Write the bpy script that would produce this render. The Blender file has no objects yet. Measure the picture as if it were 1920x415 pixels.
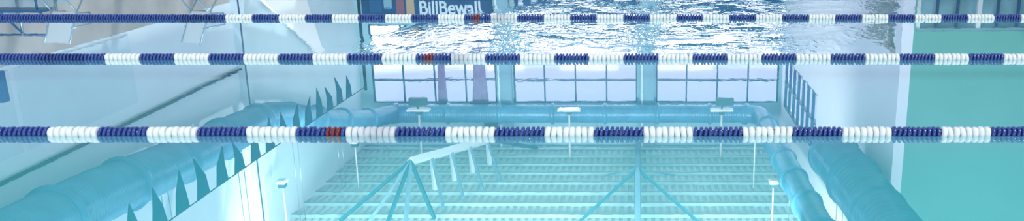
import bpy, math, random
from mathutils import Vector, Matrix
random.seed(4)
scene = bpy.context.scene
scene.view_settings.view_transform = 'Standard'
scene.view_settings.look = 'None'

# ------------------------------------------------------------------ materials
def mat(name, col, rough=0.6, spec=0.4, metal=0.0, noise=0.0, nscale=3.0, emis=None, estr=0.0, stretch=(1,1,1)):
    m = bpy.data.materials.new(name); m.use_nodes = True
    nt = m.node_tree; b = nt.nodes['Principled BSDF']
    b.inputs['Base Color'].default_value = (*col, 1)
    b.inputs['Roughness'].default_value = rough
    b.inputs['Specular IOR Level'].default_value = spec
    b.inputs['Metallic'].default_value = metal
    if emis:
        b.inputs['Emission Color'].default_value = (*emis, 1)
        b.inputs['Emission Strength'].default_value = estr
    if noise > 0:
        g = nt.nodes.new('ShaderNodeNewGeometry')
        mp = nt.nodes.new('ShaderNodeMapping'); mp.inputs['Scale'].default_value = stretch
        n = nt.nodes.new('ShaderNodeTexNoise'); n.inputs['Scale'].default_value = nscale
        n.inputs['Detail'].default_value = 3
        r = nt.nodes.new('ShaderNodeMapRange')
        r.inputs['From Min'].default_value = 0.3; r.inputs['From Max'].default_value = 0.7
        r.inputs['To Min'].default_value = 1 - noise; r.inputs['To Max'].default_value = 1 + noise
        mx = nt.nodes.new('ShaderNodeVectorMath'); mx.operation = 'SCALE'
        mx.inputs[0].default_value = col
        nt.links.new(g.outputs['Position'], mp.inputs['Vector'])
        nt.links.new(mp.outputs['Vector'], n.inputs['Vector'])
        nt.links.new(n.outputs['Fac'], r.inputs['Value'])
        nt.links.new(r.outputs['Result'], mx.inputs['Scale'])
        nt.links.new(mx.outputs['Vector'], b.inputs['Base Color'])
    return m

M = {}
M['white_wall'] = mat('white_wall_paint', (.76,.86,.93), noise=.03, nscale=.5)
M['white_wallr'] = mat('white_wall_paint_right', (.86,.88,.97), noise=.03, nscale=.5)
M['white_wall2'] = mat('pale_blue_wall_paint', (.64,.79,.86), noise=.04, nscale=.5)
M['tan'] = mat('tan_wall_tile', (.50,.47,.45), noise=.2, nscale=.8)
M['bluegrey'] = mat('blue_grey_wall_tile', (.40,.50,.56), noise=.2, nscale=.8)
M['teal_wall'] = mat('teal_wall_paint', (.16,.45,.39), noise=.05, nscale=.7)
M['aqua_wall'] = mat('aqua_wall_paint', (.36,.60,.70), noise=.08, nscale=.6)
M['column'] = mat('column_paint', (.22,.40,.52), noise=.06)
M['ceil'] = mat('ceiling_metal_deck', (.82,.93,.93), noise=.02)
M['purlin'] = mat('purlin_steel', (.40,.60,.63), noise=.05)
M['truss'] = mat('truss_paint', (.035,.17,.24), noise=.05)
M['trussw'] = mat('truss_white_paint', (.76,.88,.92), noise=.03)
M['duct'] = mat('duct_painted_metal', (.09,.31,.50), rough=.25, spec=.7, noise=.15, nscale=1.5)
M['frame'] = mat('window_frame_dark', (.03,.09,.2), rough=.4)
M['black'] = mat('dark_rail', (.01,.03,.06), rough=.5)
M['navyb'] = mat('banner_navy', (.01,.07,.2), noise=.2, nscale=1)
M['bannert'] = mat('banner_teal_blue', (.012,.09,.22), noise=.25, nscale=1)
M['letter'] = mat('banner_lettering', (.6,.74,.85))
M['orange'] = mat('banner_orange', (.45,.36,.24))
M['red'] = mat('banner_red', (.25,.10,.16))
M['purple'] = mat('purple_fabric', (.28,.24,.46), noise=.15, nscale=4)
M['pennant'] = mat('pennant_fabric', (.01,.09,.17), rough=.8, spec=.1)
M['rope_blue'] = mat('navy_plastic', (.018,.045,.20), rough=.2, spec=.6)
M['rope_white'] = mat('ivory_plastic', (.66,.69,.63), rough=.25, spec=.6)
M['rope_red'] = mat('red_plastic', (.17,.012,.010), rough=.3, spec=.5)
M['cable'] = mat('steel_cable', (.5,.6,.65), rough=.3, metal=.8)
M['steel'] = mat('stainless_steel', (.30,.42,.50), rough=.3, metal=.6)
M['whiteplastic'] = mat('white_plastic', (.80,.85,.88), rough=.35)
M['bluepaint'] = mat('blue_paint', (.02,.10,.26), rough=.4)
M['deck'] = mat('deck_concrete', (.55,.52,.46), noise=.15, nscale=2)
M['basin'] = mat('pool_plaster', (.25,.65,.68), noise=.05)
M['coping'] = mat('coping_tile', (.75,.8,.8), noise=.08)
M['lampbody'] = mat('lamp_housing', (.03,.14,.18), rough=.5)
M['lampface'] = mat('lamp_reflector', (.85,.88,.88))
M['lamphot'] = mat('lamp_lit', (1,.9,.85), emis=(1,.70,.74), estr=2.0)
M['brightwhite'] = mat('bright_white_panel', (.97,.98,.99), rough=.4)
M['darkglass'] = mat('tinted_glass', (.20,.36,.42), rough=.12, spec=.7, noise=.5, nscale=.6)

def glass():
    m = bpy.data.materials.new('window_glass'); m.use_nodes = True
    nt = m.node_tree; nt.nodes.clear()
    o = nt.nodes.new('ShaderNodeOutputMaterial'); t = nt.nodes.new('ShaderNodeBsdfTransparent')
    t.inputs['Color'].default_value = (.93,.94,1,1)
    g = nt.nodes.new('ShaderNodeBsdfGlossy'); g.inputs['Roughness'].default_value = .05
    x = nt.nodes.new('ShaderNodeMixShader'); x.inputs[0].default_value = .04
    nt.links.new(t.outputs[0], x.inputs[1]); nt.links.new(g.outputs[0], x.inputs[2])
    nt.links.new(x.outputs[0], o.inputs[0]); return m
M['glass'] = glass()

def water():
    m = bpy.data.materials.new('pool_water_surface'); m.use_nodes = True
    nt = m.node_tree; nt.nodes.clear(); N = nt.nodes.new; L = nt.links.new
    o = N('ShaderNodeOutputMaterial')
    geo = N('ShaderNodeNewGeometry'); sep = N('ShaderNodeSeparateXYZ'); L(geo.outputs['Position'], sep.inputs[0])
    def mr(src, a, b, c, d, smooth=True):
        r = N('ShaderNodeMapRange'); r.interpolation_type = 'SMOOTHSTEP' if smooth else 'LINEAR'
        r.inputs['From Min'].default_value = a; r.inputs['From Max'].default_value = b
        r.inputs['To Min'].default_value = c; r.inputs['To Max'].default_value = d
        L(src, r.inputs['Value']); return r.outputs['Result']
    def mth(op, a, b):
        n = N('ShaderNodeMath'); n.operation = op
        for i, v in enumerate((a, b)):
            if v is None: continue
            if isinstance(v, (int, float)): n.inputs[i].default_value = v
            else: L(v, n.inputs[i])
        return n.outputs[0]
    def noise(scale, det, st=(1,1,1)):
        mp = N('ShaderNodeMapping'); mp.inputs['Scale'].default_value = st
        L(geo.outputs['Position'], mp.inputs['Vector'])
        n = N('ShaderNodeTexNoise'); n.inputs['Scale'].default_value = scale; n.inputs['Detail'].default_value = det
        L(mp.outputs[0], n.inputs['Vector']); return n.outputs['Fac']
    # ripple patch drifting across the far lanes
    my = mr(sep.outputs['Y'], 8.1, 9.3, 0, 1)
    cx = mth('SUBTRACT', sep.outputs['X'], mth('MULTIPLY', mth('SUBTRACT', sep.outputs['Y'], 9.0), .42))
    mxx = mr(mth('ABSOLUTE', mth('ADD', cx, 0.4), None), 2.1, 3.2, 1, 0)
    patch = mr(noise(1.3, 3), .38, .6, .3, 1)
    mask = mth('MULTIPLY', mth('MULTIPLY', my, mxx), patch)
    small = mth('MULTIPLY', mr(sep.outputs['Y'], 6.6, 7.4, 0, 1), mr(noise(.7,1), .42, .58, 0, 1))
    calm = mth('ADD', mth('MULTIPLY', small, .00012), .00003)
    hb = mth('MULTIPLY', mth('ADD', noise(14, 2, (1,.38,1)), noise(4, 1, (1,.5,1))), mth('MULTIPLY', mask, .0105))
    hc = mth('MULTIPLY', mth('ADD', noise(9, 2), noise(2.2, 1)), calm)
    height = mth('ADD', hb, hc)
    bump = N('ShaderNodeBump'); bump.inputs['Strength'].default_value = 1; bump.inputs['Distance'].default_value = 1
    L(height, bump.inputs['Height'])
    fr = N('ShaderNodeFresnel'); fr.inputs['IOR'].default_value = 1.33
    fac = mth('MINIMUM', mth('ADD', mth('MULTIPLY', fr.outputs[0], 1.1), .43), .93)
    d = N('ShaderNodeBsdfDiffuse')
    cr = N('ShaderNodeMixRGB')
    cr.inputs[1].default_value = (.08,.52,.50,1); cr.inputs[2].default_value = (.13,.47,.50,1)
    L(mr(sep.outputs['Y'], 5.0, 5.7, 0, 1), cr.inputs[0]); L(cr.outputs[0], d.inputs['Color'])
    g = N('ShaderNodeBsdfGlossy'); g.inputs['Roughness'].default_value = 0.006
    g.inputs['Color'].default_value = (.93,1,1,1)
    L(bump.outputs[0], g.inputs['Normal'])
    x = N('ShaderNodeMixShader'); L(fac, x.inputs[0]); L(d.outputs[0], x.inputs[1]); L(g.outputs[0], x.inputs[2])
    L(x.outputs[0], o.inputs[0]); return m
M['water'] = water()

# ------------------------------------------------------------------ mesh builder
class MB:
    def __init__(s): s.v=[]; s.f=[]; s.mi=[]; s.mats=[]; s.sm=[]
    def m(s, key):
        if key not in s.mats: s.mats.append(key)
        return s.mats.index(key)
    def add(s, vs, fs, key, smooth=False):
        o=len(s.v); k=s.m(key); s.v += [tuple(v) for v in vs]
        for f in fs: s.f.append([i+o for i in f]); s.mi.append(k); s.sm.append(smooth)
    def box(s, a, b, key):
        x0,y0,z0=a; x1,y1,z1=b
        vs=[(x0,y0,z0),(x1,y0,z0),(x1,y1,z0),(x0,y1,z0),(x0,y0,z1),(x1,y0,z1),(x1,y1,z1),(x0,y1,z1)]
        s.add(vs,[(3,2,1,0),(4,5,6,7),(0,1,5,4),(1,2,6,5),(2,3,7,6),(3,0,4,7)],key)
    def sweep(s, pts, rad, key, seg=12, smooth=True):
        pts=[Vector(p) for p in pts]; n=len(pts)
        if isinstance(rad,(int,float)): rad=[rad]*n
        t=(pts[1]-pts[0]).normalized()
        up=Vector((0,0,1)) if abs(t.z)<.9 else Vector((1,0,0))
        a=t.cross(up).normalized(); vs=[]; fs=[]
        for i in range(n):
            t=((pts[min(i+1,n-1)]-pts[max(i-1,0)])).normalized()
            a=(a-t*a.dot(t)).normalized(); b=t.cross(a)
            for j in range(seg):
                th=2*math.pi*j/seg
                vs.append(pts[i]+(a*math.cos(th)+b*math.sin(th))*rad[i])
        for i in range(n-1):
            for j in range(seg):
                k=(j+1)%seg
                fs.append((i*seg+j,i*seg+k,(i+1)*seg+k,(i+1)*seg+j))
        fs.append(tuple(range(seg-1,-1,-1))); fs.append(tuple((n-1)*seg+j for j in range(seg)))
        s.add(vs,fs,key,smooth)
    def beam(s, p, q, w, key):
        s.sweep([p,q], w*.7, key, seg=4, smooth=False)
    def obj(s, name):
        me=bpy.data.meshes.new(name); me.from_pydata(s.v,[],s.f); me.update()
        for k in s.mats: me.materials.append(M[k])
        me.polygons.foreach_set('material_index', s.mi)
        me.polygons.foreach_set('use_smooth', s.sm)
        ob=bpy.data.objects.new(name, me); scene.collection.objects.link(ob); return ob

def holes_rect(a0,a1,z0,z1,holes):
    A=sorted({a0,a1,*[h[0] for h in holes],*[h[1] for h in holes]})
    Z=sorted({z0,z1,*[h[2] for h in holes],*[h[3] for h in holes]})
    out=[]
    for i in range(len(A)-1):
        for j in range(len(Z)-1):
            ca=(A[i]+A[i+1])/2; cz=(Z[j]+Z[j+1])/2
            if not any(h[0]<ca<h[1] and h[2]<cz<h[3] for h in holes): out.append((A[i],A[i+1],Z[j],Z[j+1]))
    return out

XL,XR,YB,ZC = -14.1,7.15,42.0,11.34   # room
XR2,YR = 15.0,23.0                     # the hall is wider on the near side of YR
PX0,PX1,PY0,PY1 = -10.4,12.4,3.06,13.83 # pool
DZ=.06

# ------------------------------------------------------------------ pool
b=MB(); b.add([(PX0,PY0,0),(PX1,PY0,0),(PX1,PY1,0),(PX0,PY1,0)],[(0,1,2,3)],'water'); b.obj('pool_water')
b=MB()
b.box((PX0-.2,PY0-.2,-2.2),(PX1+.2,PY1+.2,-2),'basin')
b.box((PX0-.2,PY0-.2,-2),(PX0,PY1+.2,DZ-.02),'basin'); b.box((PX1,PY0-.2,-2),(PX1+.2,PY1+.2,DZ-.02),'basin')
b.box((PX0,PY0-.2,-2),(PX1,PY0,DZ-.02),'basin'); b.box((PX0,PY1,-2),(PX1,PY1+.2,DZ-.02),'basin')
b.obj('floor_pool_basin')
b=MB()
for (x0,x1,y0,y1) in [(XL,PX0-.2,-4,YB),(PX1+.2,XR2,-4,YR),(PX0-.2,PX1+.2,-4,PY0-.2),(PX0-.2,PX1+.2,PY1+.2,YR),(PX0-.2,XR,YR,YB)]:
    b.box((x0,y0,-.3),(x1,y1,DZ),'deck')
for (x0,x1,y0,y1) in [(PX0-.2,PX0,PY0-.2,PY1+.2),(PX1,PX1+.2,PY0-.2,PY1+.2),(PX0,PX1,PY0-.2,PY0),(PX0,PX1,PY1,PY1+.2)]:
    b.box((x0,y0,DZ-.02),(x1,y1,DZ),'coping')
b.obj('floor')

# ------------------------------------------------------------------ lane ropes
def lane_rope(y, start, per=.6947, R=.046):
    b=MB(); half=per/2; seg=18
    prof_d=[(-.40,.42),(-.36,.84),(-.27,.97),(-.12,1.0),(.05,1.0),(.20,.97),(.29,.84),(.33,.42)]
    prof_w=[(-.47,.62),(-.40,.88),(-.25,.99),(0,1.0),(.25,.99),(.40,.88),(.47,.62)]
    def bead(x, pitch, key, prof):
        vs=[];fs=[];n=len(prof); j=random.uniform(-.006,.006); dy=random.uniform(-.002,.002); dz=random.uniform(-.002,.002)
        for (t,r) in prof:
            for k in range(seg):
                th=2*math.pi*k/seg
                rr=R*r
                sk=.16 if prof is prof_d else .03
                vs.append((x+t*pitch+(j+sk*rr)*math.sin(th), y+dy+rr*math.cos(th), .012+dz+rr*math.sin(th)))
        for i in range(n-1):
            for k in range(seg):
                q=(k+1)%seg; fs.append((i*seg+k,i*seg+q,(i+1)*seg+q,(i+1)*seg+k))
        fs.append(tuple(range(seg))); fs.append(tuple((n-1)*seg+k for k in range(seg)))
        b.add(vs,fs,key,True)
    k0=-int((start-PX0)/half)-1
    i=k0
    while True:
        xs=start+i*half
        if xs>PX1-.25: break
        white = (i>=0 and i%2==0)
        n=8 if white else 10
        for j in range(n):
            x=xs+(j+.5)*half/n
            if x<PX0+.2 or x>PX1-.2: continue
            key='rope_white' if white else 'rope_blue'
            if not white and -2.19<x<-2.08: key='rope_red'
            if white and -2.16<x<-2.06: key='rope_red'
            bead(x, half/n, key, prof_w if white else prof_d)
        if xs>PX0+.2 and xs+half<PX1-.2:
            b.sweep([(xs+.003,y,.012),(xs+half-.003,y,.012)],R*.5,'rope_white' if white else 'rope_blue',seg=12)
        i+=1
    b.sweep([(PX0+.01,y,.012),(PX1-.01,y,.012)],.008,'cable',seg=8)
    for xe,sx in ((PX0+.01,1),(PX1-.01,-1)):
        b.sweep([(xe,y,.012),(xe+.06*sx,y,.012),(xe+.14*sx,y,.012)],[.03,.022,.014],'cable',seg=10)
    return b.obj('lane_rope')
lane_rope(5.755,-4.144); lane_rope(8.449,-5.377); lane_rope(11.142,-5.43)

# ------------------------------------------------------------------ back wall and windows
WZ0,WZ1=5.0,9.01
bays=[(-13.5,-7.24),(-6.38,-.13),(.80,7.0)]
b=MB()
for (a0,a1,z0,z1) in holes_rect(XL,XR,DZ,ZC,[(p,q,WZ0,WZ1) for p,q in bays]):
    b.box((a0,YB,z0),(a1,YB+.3,z1),'aqua_wall')
b.obj('wall_back')
for i,(p,q) in enumerate(bays):
    b=MB(); y=YB+.02
    w=.07
    b.box((p,y,WZ0),(p+.08,y+.1,WZ1),'frame'); b.box((q-.08,y,WZ0),(q,y+.1,WZ1),'frame')
    b.box((p+.08,y,WZ0),(q-.08,y+.1,WZ0+.08),'frame'); b.box((p+.08,y,WZ1-.06),(q-.08,y+.1,WZ1),'frame')
    for k in range(1,4):
        x=p+(q-p)*k/4; b.box((x-w/2,y,WZ0+.08),(x+w/2,y+.1,WZ1-.06),'frame')
    b.box((p+.08,y-.01,7.78),(q-.08,y+.11,7.88),'frame')
    b.add([(p+.05,y+.05,WZ0+.05),(q-.05,y+.05,WZ0+.05),(q-.05,y+.05,WZ1-.05),(p+.05,y+.05,WZ1-.05)],[(0,1,2,3)],'glass')
    b.obj('window_%d'%(i+1))
for xc in (-6.81,.335):
    b=MB(); b.box((xc-.36,YB-.45,DZ),(xc+.36,YB,ZC-.02),'column')
    b.box((xc-.28,YB-.5,DZ+.5),(xc-.2,YB-.45,ZC-.02),'white_wall2')
    b.box((xc-.45,YB-.5,DZ),(xc+.45,YB,DZ+.5),'column'); b.obj('support_column')

# banners with lettering (hung on the back wall)
def text_into(b, txt, x0, x1, z0, z1, y, key):
    c=bpy.data.curves.new('t','FONT'); c.body=txt; c.size=1; c.extrude=.01; c.offset=.02
    o=bpy.data.objects.new('t',c); scene.collection.objects.link(o)
    dg=bpy.context.evaluated_depsgraph_get(); me=o.evaluated_get(dg).to_mesh()
    vs=[v.co.copy() for v in me.vertices]; fs=[tuple(p.vertices) for p in me.polygons]
    mnx=min(v.x for v in vs); mxx=max(v.x for v in vs); mny=min(v.y for v in vs); mxy=max(v.y for v in vs)
    out=[(x0+(v.x-mnx)/(mxx-mnx)*(x1-x0), y+v.z, z1-(v.y-mny)/(mxy-mny)*(z1-z0)) for v in vs]
    b.add(out,fs,key); bpy.data.objects.remove(o,do_unlink=True); bpy.data.curves.remove(c)
b=MB(); b.box((-13.7,YB-.1,2.2),(-7.3,YB-.04,4.85),'navyb')
b.box((-13.3,YB-.12,3.4),(-12.7,YB-.1,4.4),'bluepaint'); b.box((-12.6,YB-.12,3.6),(-12.2,YB-.1,4.2),'column')
b.box((-12.0,YB-.12,3.3),(-11.6,YB-.1,4.5),'red'); b.box((-11.5,YB-.12,3.3),(-11.1,YB-.1,4.6),'orange')
text_into(b,'BillBewall',-10.85,-7.85,3.8,4.5,YB-.115,'letter')
b.obj('hanging_banner')
b=MB(); b.box((-6.2,YB-.1,2.2),(-.1,YB-.04,4.9),'bannert')
x=-6.0
while x<-.6:
    w=random.uniform(.15,.5); z=random.uniform(3.6,3.9); b.box((x,YB-.12,z),(x+w*.6,YB-.1,z+random.uniform(.3,.8)),'letter'); x+=w+.15+random.uniform(0,.5)
b.obj('hanging_banner')
b=MB(); b.box((.85,YB-.1,2.2),(7.0,YB-.04,4.9),'bannert')
x=1.2
while x<4.4:
    w=random.uniform(.15,.5); z=random.uniform(3.7,4.0); b.box((x,YB-.12,z),(x+w*.6,YB-.1,z+random.uniform(.2,.6)),'letter'); x+=w+.25+random.uniform(0,.6)
b.obj('hanging_banner')
for xc,w in ((-9.95,.25),(-8.05,.42)):
    b=MB(); vs=[];fs=[]; n=9
    for i in range(10):
        z=8.95-i*.3; ww=w*(1.0-.35*math.sin(i/9*math.pi*.5))
        for j in range(n):
            t=j/(n-1)*2-1; vs.append((xc+t*ww, YB-.25+.06*math.cos(j*math.pi), z))
    for i in range(9):
        for j in range(n-1): fs.append((i*n+j,i*n+j+1,(i+1)*n+j+1,(i+1)*n+j))
    b.add(vs,fs,'purple',True); b.sweep([(xc-w-.1,YB-.25,8.97),(xc+w+.1,YB-.25,8.97)],.03,'frame',seg=8)
    b.sweep([(xc-w-.1,YB-.25,8.97),(xc-w-.1,YB,8.99)],.02,'frame',seg=6)
    b.obj('purple_drape')

# ------------------------------------------------------------------ left wall
b=MB()
b.box((XL-.3,-4,DZ),(XL,YB,1.1),'bluegrey')
b.box((XL-.3,-4,1.1),(XL,YB,2.2),'tan')
b.box((XL-.3,-4,2.2),(XL,29.4,ZC),'white_wall')
b.box((XL-.3,29.4,2.2),(XL,YB,ZC),'white_wall2')
b.obj('wall_left')
b=MB(); b.box((XL,29.3,DZ),(XL+.25,29.75,ZC),'white_wall2'); b.box((XL+.25,29.3,DZ),(XL+.27,29.38,ZC),'frame'); b.obj('wall_pilaster')
b=MB(); b.sweep([(XL+.1,4,4.75),(XL+.1,29.3,4.55)],.05,'black',seg=8)
for i in range(14): b.sweep([(XL,5+i*1.8,4.74-i*.012),(XL+.1,5+i*1.8,4.74-i*.012)],.03,'black',seg=6)
b.obj('wall_conduit')
b=MB()
for y0,y1 in ((14,18.6),(18.8,23.2)):
    b.box((XL,y0,2.3),(XL+.03,y1,4.2),'white_wall2')
b.obj('wall_acoustic_panel')
b=MB()  # bright white triangle on posts, stands in for an unidentified pale shape
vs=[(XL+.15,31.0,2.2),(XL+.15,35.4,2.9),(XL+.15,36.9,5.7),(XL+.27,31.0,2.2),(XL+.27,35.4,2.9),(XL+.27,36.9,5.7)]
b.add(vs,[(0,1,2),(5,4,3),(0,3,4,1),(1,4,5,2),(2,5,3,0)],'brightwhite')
b.sweep([(XL+.2,31.2,DZ),(XL+.2,31.2,2.3)],.05,'whiteplastic',seg=8); b.sweep([(XL+.2,35.3,DZ),(XL+.2,35.3,3.0)],.05,'whiteplastic',seg=8)
b.obj('slanted_white_triangle')

# ------------------------------------------------------------------ right walls
b=MB()
up=[(33.4,41.2,6.5,9.0)]; dr=[(23.5,26.8,.4,2.9)]
for (a0,a1,z0,z1) in holes_rect(YR,YB,DZ,ZC,up+dr):
    b.box((XR,a0,z0),(XR+.3,a1,z1),'white_wallr')
b.obj('wall_right')
h=dr[0]; b=MB(); b.box((XR+.12,h[0],h[2]),(XR+.16,h[1],h[3]),'darkglass')
for k in range(5):
    y=h[0]+(h[1]-h[0])*k/4; y=min(max(y,h[0]+.05),h[1]-.05); b.box((XR+.04,y-.05,h[2]),(XR+.12,y+.05,h[3]),'tan')
b.box((XR+.04,h[0],h[3]-.1),(XR+.12,h[1],h[3]),'tan'); b.obj('window_4')
gl=[(7.5,14.6,.4,2.15)]
b=MB()
for (a0,a1,z0,z1) in holes_rect(XR+.3,XR2,DZ,ZC,gl): b.box((a0,YR,z0),(a1,YR+.3,z1),'teal_wall')
b.obj('wall_return')
h=gl[0]; b=MB(); b.box((h[0],YR+.15,h[2]),(h[1],YR+.18,h[3]),'darkglass')
k=0; x=h[0]
while x<h[1]:
    b.box((x,YR+.05,h[2]),(x+(.12 if k%3==0 else .05),YR+.15,h[3]),'whiteplastic' if k%3==0 else 'frame'); x+=.55; k+=1
b.box((h[0],YR+.04,h[3]-.07),(h[1],YR+.15,h[3]),'aqua_wall'); b.obj('window_5')
b=MB(); b.box((XR2,-4,DZ),(XR2+.3,YR+.3,ZC),'teal_wall'); b.obj('wall_right_near')
h=up[0]; b=MB()
for k in range(8):
    y=h[0]+(h[1]-h[0])*k/7; y=min(max(y,h[0]+.05),h[1]-.05); b.box((XR+.03,y-.05,h[2]),(XR+.15,y+.05,h[3]),'frame')
for z in (h[2]+.04,7.8,h[3]-.04): b.box((XR+.02,h[0],z-.04),(XR+.16,h[1],z+.04),'frame')
b.add([(XR+.1,h[0],h[2]),(XR+.1,h[1],h[2]),(XR+.1,h[1],h[3]),(XR+.1,h[0],h[3])],[(0,1,2,3)],'glass')
b.obj('window_6')

# ------------------------------------------------------------------ ceiling : ribbed deck
YC0=30.0
b=MB(); vs=[];fs=[]; x=XL; prof=[]
while x<XR:
    prof += [(x,0),(x+.13,0),(x+.16,.08),(x+.29,.08)]; x+=.32
prof.append((XR,0))
prof=[p for p in prof if p[0]<=XR]
for (x,dz) in prof: vs += [(x,YC0,ZC+dz),(x,YB,ZC+dz)]
for i in range(len(prof)-1): fs.append((2*i,2*i+1,2*i+3,2*i+2))
b.add(vs,fs,'ceil'); b.box((XL,YC0,ZC+.12),(XR,YB+.3,ZC+.3),'ceil'); b.obj('ceiling')
b=MB(); y=31.0
while y<41.9:
    b.box((XL,y-.04,ZC-.13),(XR,y+.04,ZC-.0),'purlin'); b.box((XL,y-.08,ZC-.15),(XR,y+.08,ZC-.13),'purlin'); y+=1.3
b.obj('ceiling_purlins')
b=MB()  # unseen open roof with bare beams, added to let sky and sun in
for y in range(2,30,4): b.box((XL,y-.1,ZC+.02),(XR2 if y<YR else XR,y+.1,ZC+.3),'truss')
for x in (-9.6,-3.4,-.05,4): b.box((x-.08,-4,ZC+.3),(x+.08,YC0,ZC+.42),'truss')
b.obj('added_unseen_roof_opening')

# ------------------------------------------------------------------ trusses
zt=ZC-.15
b=MB()
A=(-9.6,34,9.5); B=(-7.2,38.6,9.95)
b.beam(A,B,.28,'trussw')
for q in ((-11.9,31.6),(-10.7,31.2),(-9.9,31.0),(-9.2,31.2),(-8.2,31.8)): b.beam(A,(q[0],q[1],zt),.13,'truss' if q[0] in (-11.9,-8.2,-9.9) else 'column')
for t in (.25,.5,.75,1.0):
    p=[A[i]+(B[i]-A[i])*t for i in range(3)]
    b.beam(p,(p[0]+.05,p[1],zt),.16,'trussw'); b.beam(p,(p[0]+.9,p[1]-2.2,zt),.1,'column')
b.beam(B,(-5.2,41.3,zt),.12,'truss'); b.beam(B,(-9.2,41.3,zt),.1,'truss')
b.obj('roof_truss')
b=MB(); Nn=(-.1,33,9.5)
b.box((-.22,YC0,zt-.25),(.02,YB-.5,zt),'column')
b.beam(Nn,(-.1,33,zt),.2,'truss'); b.beam(Nn,(-2.5,31.2,zt),.11,'truss'); b.beam(Nn,(2.4,31.2,zt),.11,'truss')
b.beam(Nn,(-.1,30.2,zt),.16,'column'); b.beam(Nn,(-.1,40.4,zt-.1),.14,'column')
b.beam(Nn,(-1.6,37,zt),.06,'column'); b.beam(Nn,(1.6,37,zt),.06,'column')
b.obj('roof_truss')

# ------------------------------------------------------------------ ducts
def cr(pts, n):
    P=[Vector(p) for p in pts]; P=[P[0]*2-P[1]]+P+[P[-1]*2-P[-2]]; out=[]
    for i in range(1,len(P)-2):
        for k in range(n):
            t=k/n; a,b_,c,d=P[i-1],P[i],P[i+1],P[i+2]
            out.append(.5*((2*b_)+(c-a)*t+(2*a-5*b_+4*c-d)*t*t+(3*b_-a-3*c+d)*t**3))
    out.append(P[-2]); return out
def duct(name, pts, R0, R1, key='duct', pitch=.12, flange=2.6, amp=.02):
    raw=cr(pts,24); L=[0]
    for i in range(1,len(raw)): L.append(L[-1]+(raw[i]-raw[i-1]).length)
    tot=L[-1]; n=int(tot/(pitch/3)); P=[];R=[]; j=0
    for i in range(n+1):
        s=tot*i/n
        while j<len(L)-2 and L[j+1]<s: j+=1
        t=(s-L[j])/max(1e-6,(L[j+1]-L[j])); p=raw[j].lerp(raw[j+1],t)
        r=R0+(R1-R0)*s/tot + (amp if i%3==0 else 0)
        if (s%flange)<.13: r+=.08
        P.append(p);R.append(r)
    b=MB(); b.sweep(P,R,key,seg=32)
    s=1.2
    while s<tot:
        k=int(s/tot*n); p=P[k]
        for sx in (-1,1): b.sweep([(p.x+sx*.1,p.y,p.z+R[k]*.9),(p.x+sx*.1,p.y,zt if p.y>YC0 else ZC+.02)],.012,'cable',seg=6)
        s+=4.5
    return b.obj(name)
duct('air_duct',[(-12.2,41.0,9.3),(-6,40.95,9.3),(0,40.95,9.3),(5.2,40.95,9.3)],.44,.44,amp=.012)
duct('air_duct',[(5.22,40.95,9.3),(5.95,40.2,9.3),(5.95,36,9.3),(5.9,31,9.25),(5.9,24,9.2)],.44,.5,amp=.012)
duct('air_duct',[(-12.2,41.0,9.3),(-12.7,38.5,8.9),(-13.1,35,8.0),(-13.2,31.2,6.85),(-13.2,28.6,6.25),(-13.2,23.4,5.95),(-13.2,18.7,5.6),(-13.2,12,5.5)],.42,.75,amp=.015)
duct('air_duct',[(6.2,26,6.65),(6.2,22,6.6),(6.2,16,6.55),(6.2,10,6.5)],.70,.72,amp=.05,pitch=.27)

# ------------------------------------------------------------------ pendant lamps
def lamp(x,y,z,hot=False,box=False):
    b=MB(); w=.55 if box or hot else .16
    b.sweep([(x,y,z+.1),(x,y,ZC-.0)],.05 if box or hot else .032,'whiteplastic',seg=8)
    b.box((x-w,y-.2,z),(x+w,y+.2,z+.1),'whiteplastic')
    b.box((x-w*.85,y-.16,z-.03),(x+w*.85,y+.16,z),'lamphot' if hot else 'lampface')
    b.box((x-.12,y-.12,z+.1),(x+.12,y+.12,z+.27),'lampbody')
    if box:
        b.box((x-.33,y-.5,z-.62),(x+.52,y-.22,z-.28),'lampbody'); b.sweep([(x,y-.3,z-.3),(x,y,z+.1)],.04,'lampbody',seg=6)
    return b.obj('pendant_lamp')
lamp(-10.73,40,8.8,box=True); lamp(-3.44,40,8.8,hot=True); lamp(3.96,40,8.8,box=True)
lamp(-12.4,35.5,9.05); lamp(5.0,35.5,8.6); lamp(-13.4,30.2,9.0); lamp(5.0,30.2,9.0)

b=MB(); b.box((-7.9,YB-.35,9.85),(-7.1,YB,10.25),'lampbody'); b.box((-7.8,YB-.38,9.9),(-7.2,YB-.35,10.2),'frame'); b.obj('wall_speaker')

# ------------------------------------------------------------------ backstroke flags
b=MB(); fx=-4.92
def fz(y): return 1.80-.10*math.sin(math.pi*(y-2.4)/12.5)
b.sweep([(fx,2.4+12.5*i/20,fz(2.4+12.5*i/20)) for i in range(21)],.007,'black',seg=6)
for y in (2.4,14.9):
    b.sweep([(fx,y,DZ),(fx,y,1.86)],.026,'black',seg=10); b.sweep([(fx,y,DZ),(fx,y,DZ+.06)],.09,'steel',seg=14)
y=3.2
while y<14.3:
    hh=.42+random.uniform(-.04,.05); w=.145; ti=random.uniform(-.05,.05); z=fz(y)
    vs=[(fx,y-w,z),(fx,y+w,z),(fx+.02,y+w*.45,z-hh*.5),(fx+ti,y+ti*.5,z-hh),(fx-.01,y-w*.45,z-hh*.5)]
    vs2=[(v[0]+.006,v[1],v[2]) for v in vs]
    b.add(vs+vs2,[(0,1,2,3,4),(9,8,7,6,5)],'pennant'); y+=.45
b.obj('pennant_flag_line')

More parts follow.
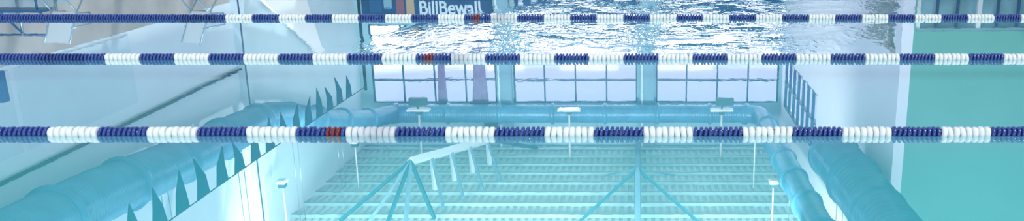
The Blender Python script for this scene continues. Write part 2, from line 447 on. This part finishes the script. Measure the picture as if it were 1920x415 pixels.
# ------------------------------------------------------------------ deck furniture
def folding_chair(x,y,rot,seatkey):
    b=MB(); r=.014
    def T(p):
        c,s=math.cos(rot),math.sin(rot); return (x+p[0]*c-p[1]*s, y+p[0]*s+p[1]*c, p[2]+DZ)
    for sx in (-.27,.27):
        b.sweep([T((sx,-.28,r)),T((sx,.02,.42)),T((sx,.26,.93))],r,'steel',seg=8)
        b.sweep([T((sx,.28,r)),T((sx,0,.42)),T((sx,-.24,.44))],r,'steel',seg=8)
        b.sweep([T((sx,-.25,.43)),T((sx,-.25,.64)),T((sx,.16,.66))],r,'steel',seg=8)
    for p in ((-.28,r),(.28,r)): b.sweep([T((-.27,p[0],p[1]+.02)),T((.27,p[0],p[1]+.02))],r,'steel',seg=8)
    seat=[T(q) for q in ((-.26,-.24,.44),(.26,-.24,.44),(.26,0,.41),(-.26,0,.41),(-.26,.04,.45),(.26,.04,.45),(.26,.25,.92),(-.26,.25,.92))]
    b.add(seat,[(0,1,2,3),(3,2,5,4),(4,5,6,7)],seatkey)
    return b.obj('folding_deck_chair')
folding_chair(-7.75,15.0,2.6,'whiteplastic')
folding_chair(-10.15,15.0,2.9,'whiteplastic')
b=MB(); y=15.6
for x in (-13.4,-12.4,-11.4,-10.7):
    b.sweep([(x,y,DZ),(x,y,1.0)],.025,'steel',seg=8); b.sweep([(x,y-.5,DZ),(x,y-.5,.45),(x,y,.95)],.02,'bluepaint',seg=8)
for z in (.98,.7): b.sweep([(-13.4,y,z),(-10.7,y,z)],.022,'bluepaint',seg=8)
b.box((-13.5,y-.55,.44),(-10.6,y-.2,.49),'bluepaint'); b.obj('poolside_bench')
b=MB(); b.sweep([(-11.3,14.6,DZ),(-11.3,14.6,1.7)],.03,'steel',seg=8); b.box((-11.55,14.5,1.45),(-11.15,14.65,2.0),'bluepaint')
b.box((-11.5,14.48,1.7),(-11.2,14.5,1.78),'whiteplastic'); b.sweep([(-11.3,14.6,DZ),(-11.3,14.6,DZ+.05)],.2,'steel',seg=12); b.obj('rescue_equipment_post')

# ------------------------------------------------------------------ light
w=bpy.data.worlds.new('sky'); scene.world=w; w.use_nodes=True
nt=w.node_tree; bg=nt.nodes['Background']; bg.inputs[1].default_value=1.22
tc=nt.nodes.new('ShaderNodeTexCoord'); sp=nt.nodes.new('ShaderNodeSeparateXYZ'); rp=nt.nodes.new('ShaderNodeValToRGB')
nt.links.new(tc.outputs['Generated'],sp.inputs[0]); nt.links.new(sp.outputs['Z'],rp.inputs[0]); nt.links.new(rp.outputs[0],bg.inputs[0])
e=rp.color_ramp.elements
e[0].position=.0; e[0].color=(1.8,1.9,2.2,1)
e[1].position=.186; e[1].color=(2.3,2.3,2.5,1)
k=e.new(.206); k.color=(.68,.74,1.02,1)
k=e.new(.26); k.color=(.60,.66,.98,1)
k=e.new(1.0); k.color=(.64,.72,1.0,1)
s=bpy.data.lights.new('added_roof_opening_sun','SUN'); s.energy=1.9; s.angle=math.radians(1); s.color=(1,.98,.92)
so=bpy.data.objects.new('added_roof_opening_sun',s); scene.collection.objects.link(so)
so.rotation_euler=Vector((-.5,.5,-1)).to_track_quat('-Z','Y').to_euler()
for x in (-10,-3.5,3):  # added fill lights, out of view, brighten the ceiling and back wall
    a=bpy.data.lights.new('ceiling_fill','AREA'); a.energy=620; a.shape='RECTANGLE'; a.size=4; a.size_y=1; a.color=(.98,1,.96)
    o=bpy.data.objects.new('ceiling_fill_light',a); scene.collection.objects.link(o); o.location=(x,26.5,10.2)
    o.rotation_euler=Vector((0,1,.12)).to_track_quat('-Z','Y').to_euler()

# ------------------------------------------------------------------ camera
c=bpy.data.cameras.new('camera'); co=bpy.data.objects.new('camera',c); scene.collection.objects.link(co)
c.sensor_width=36; c.lens=36*1600/1920; c.shift_x=(960-1200)/1920
co.location=(0,0,1.7); co.rotation_euler=(math.pi/2-math.atan(423.5/1600),0,0)
scene.camera=co
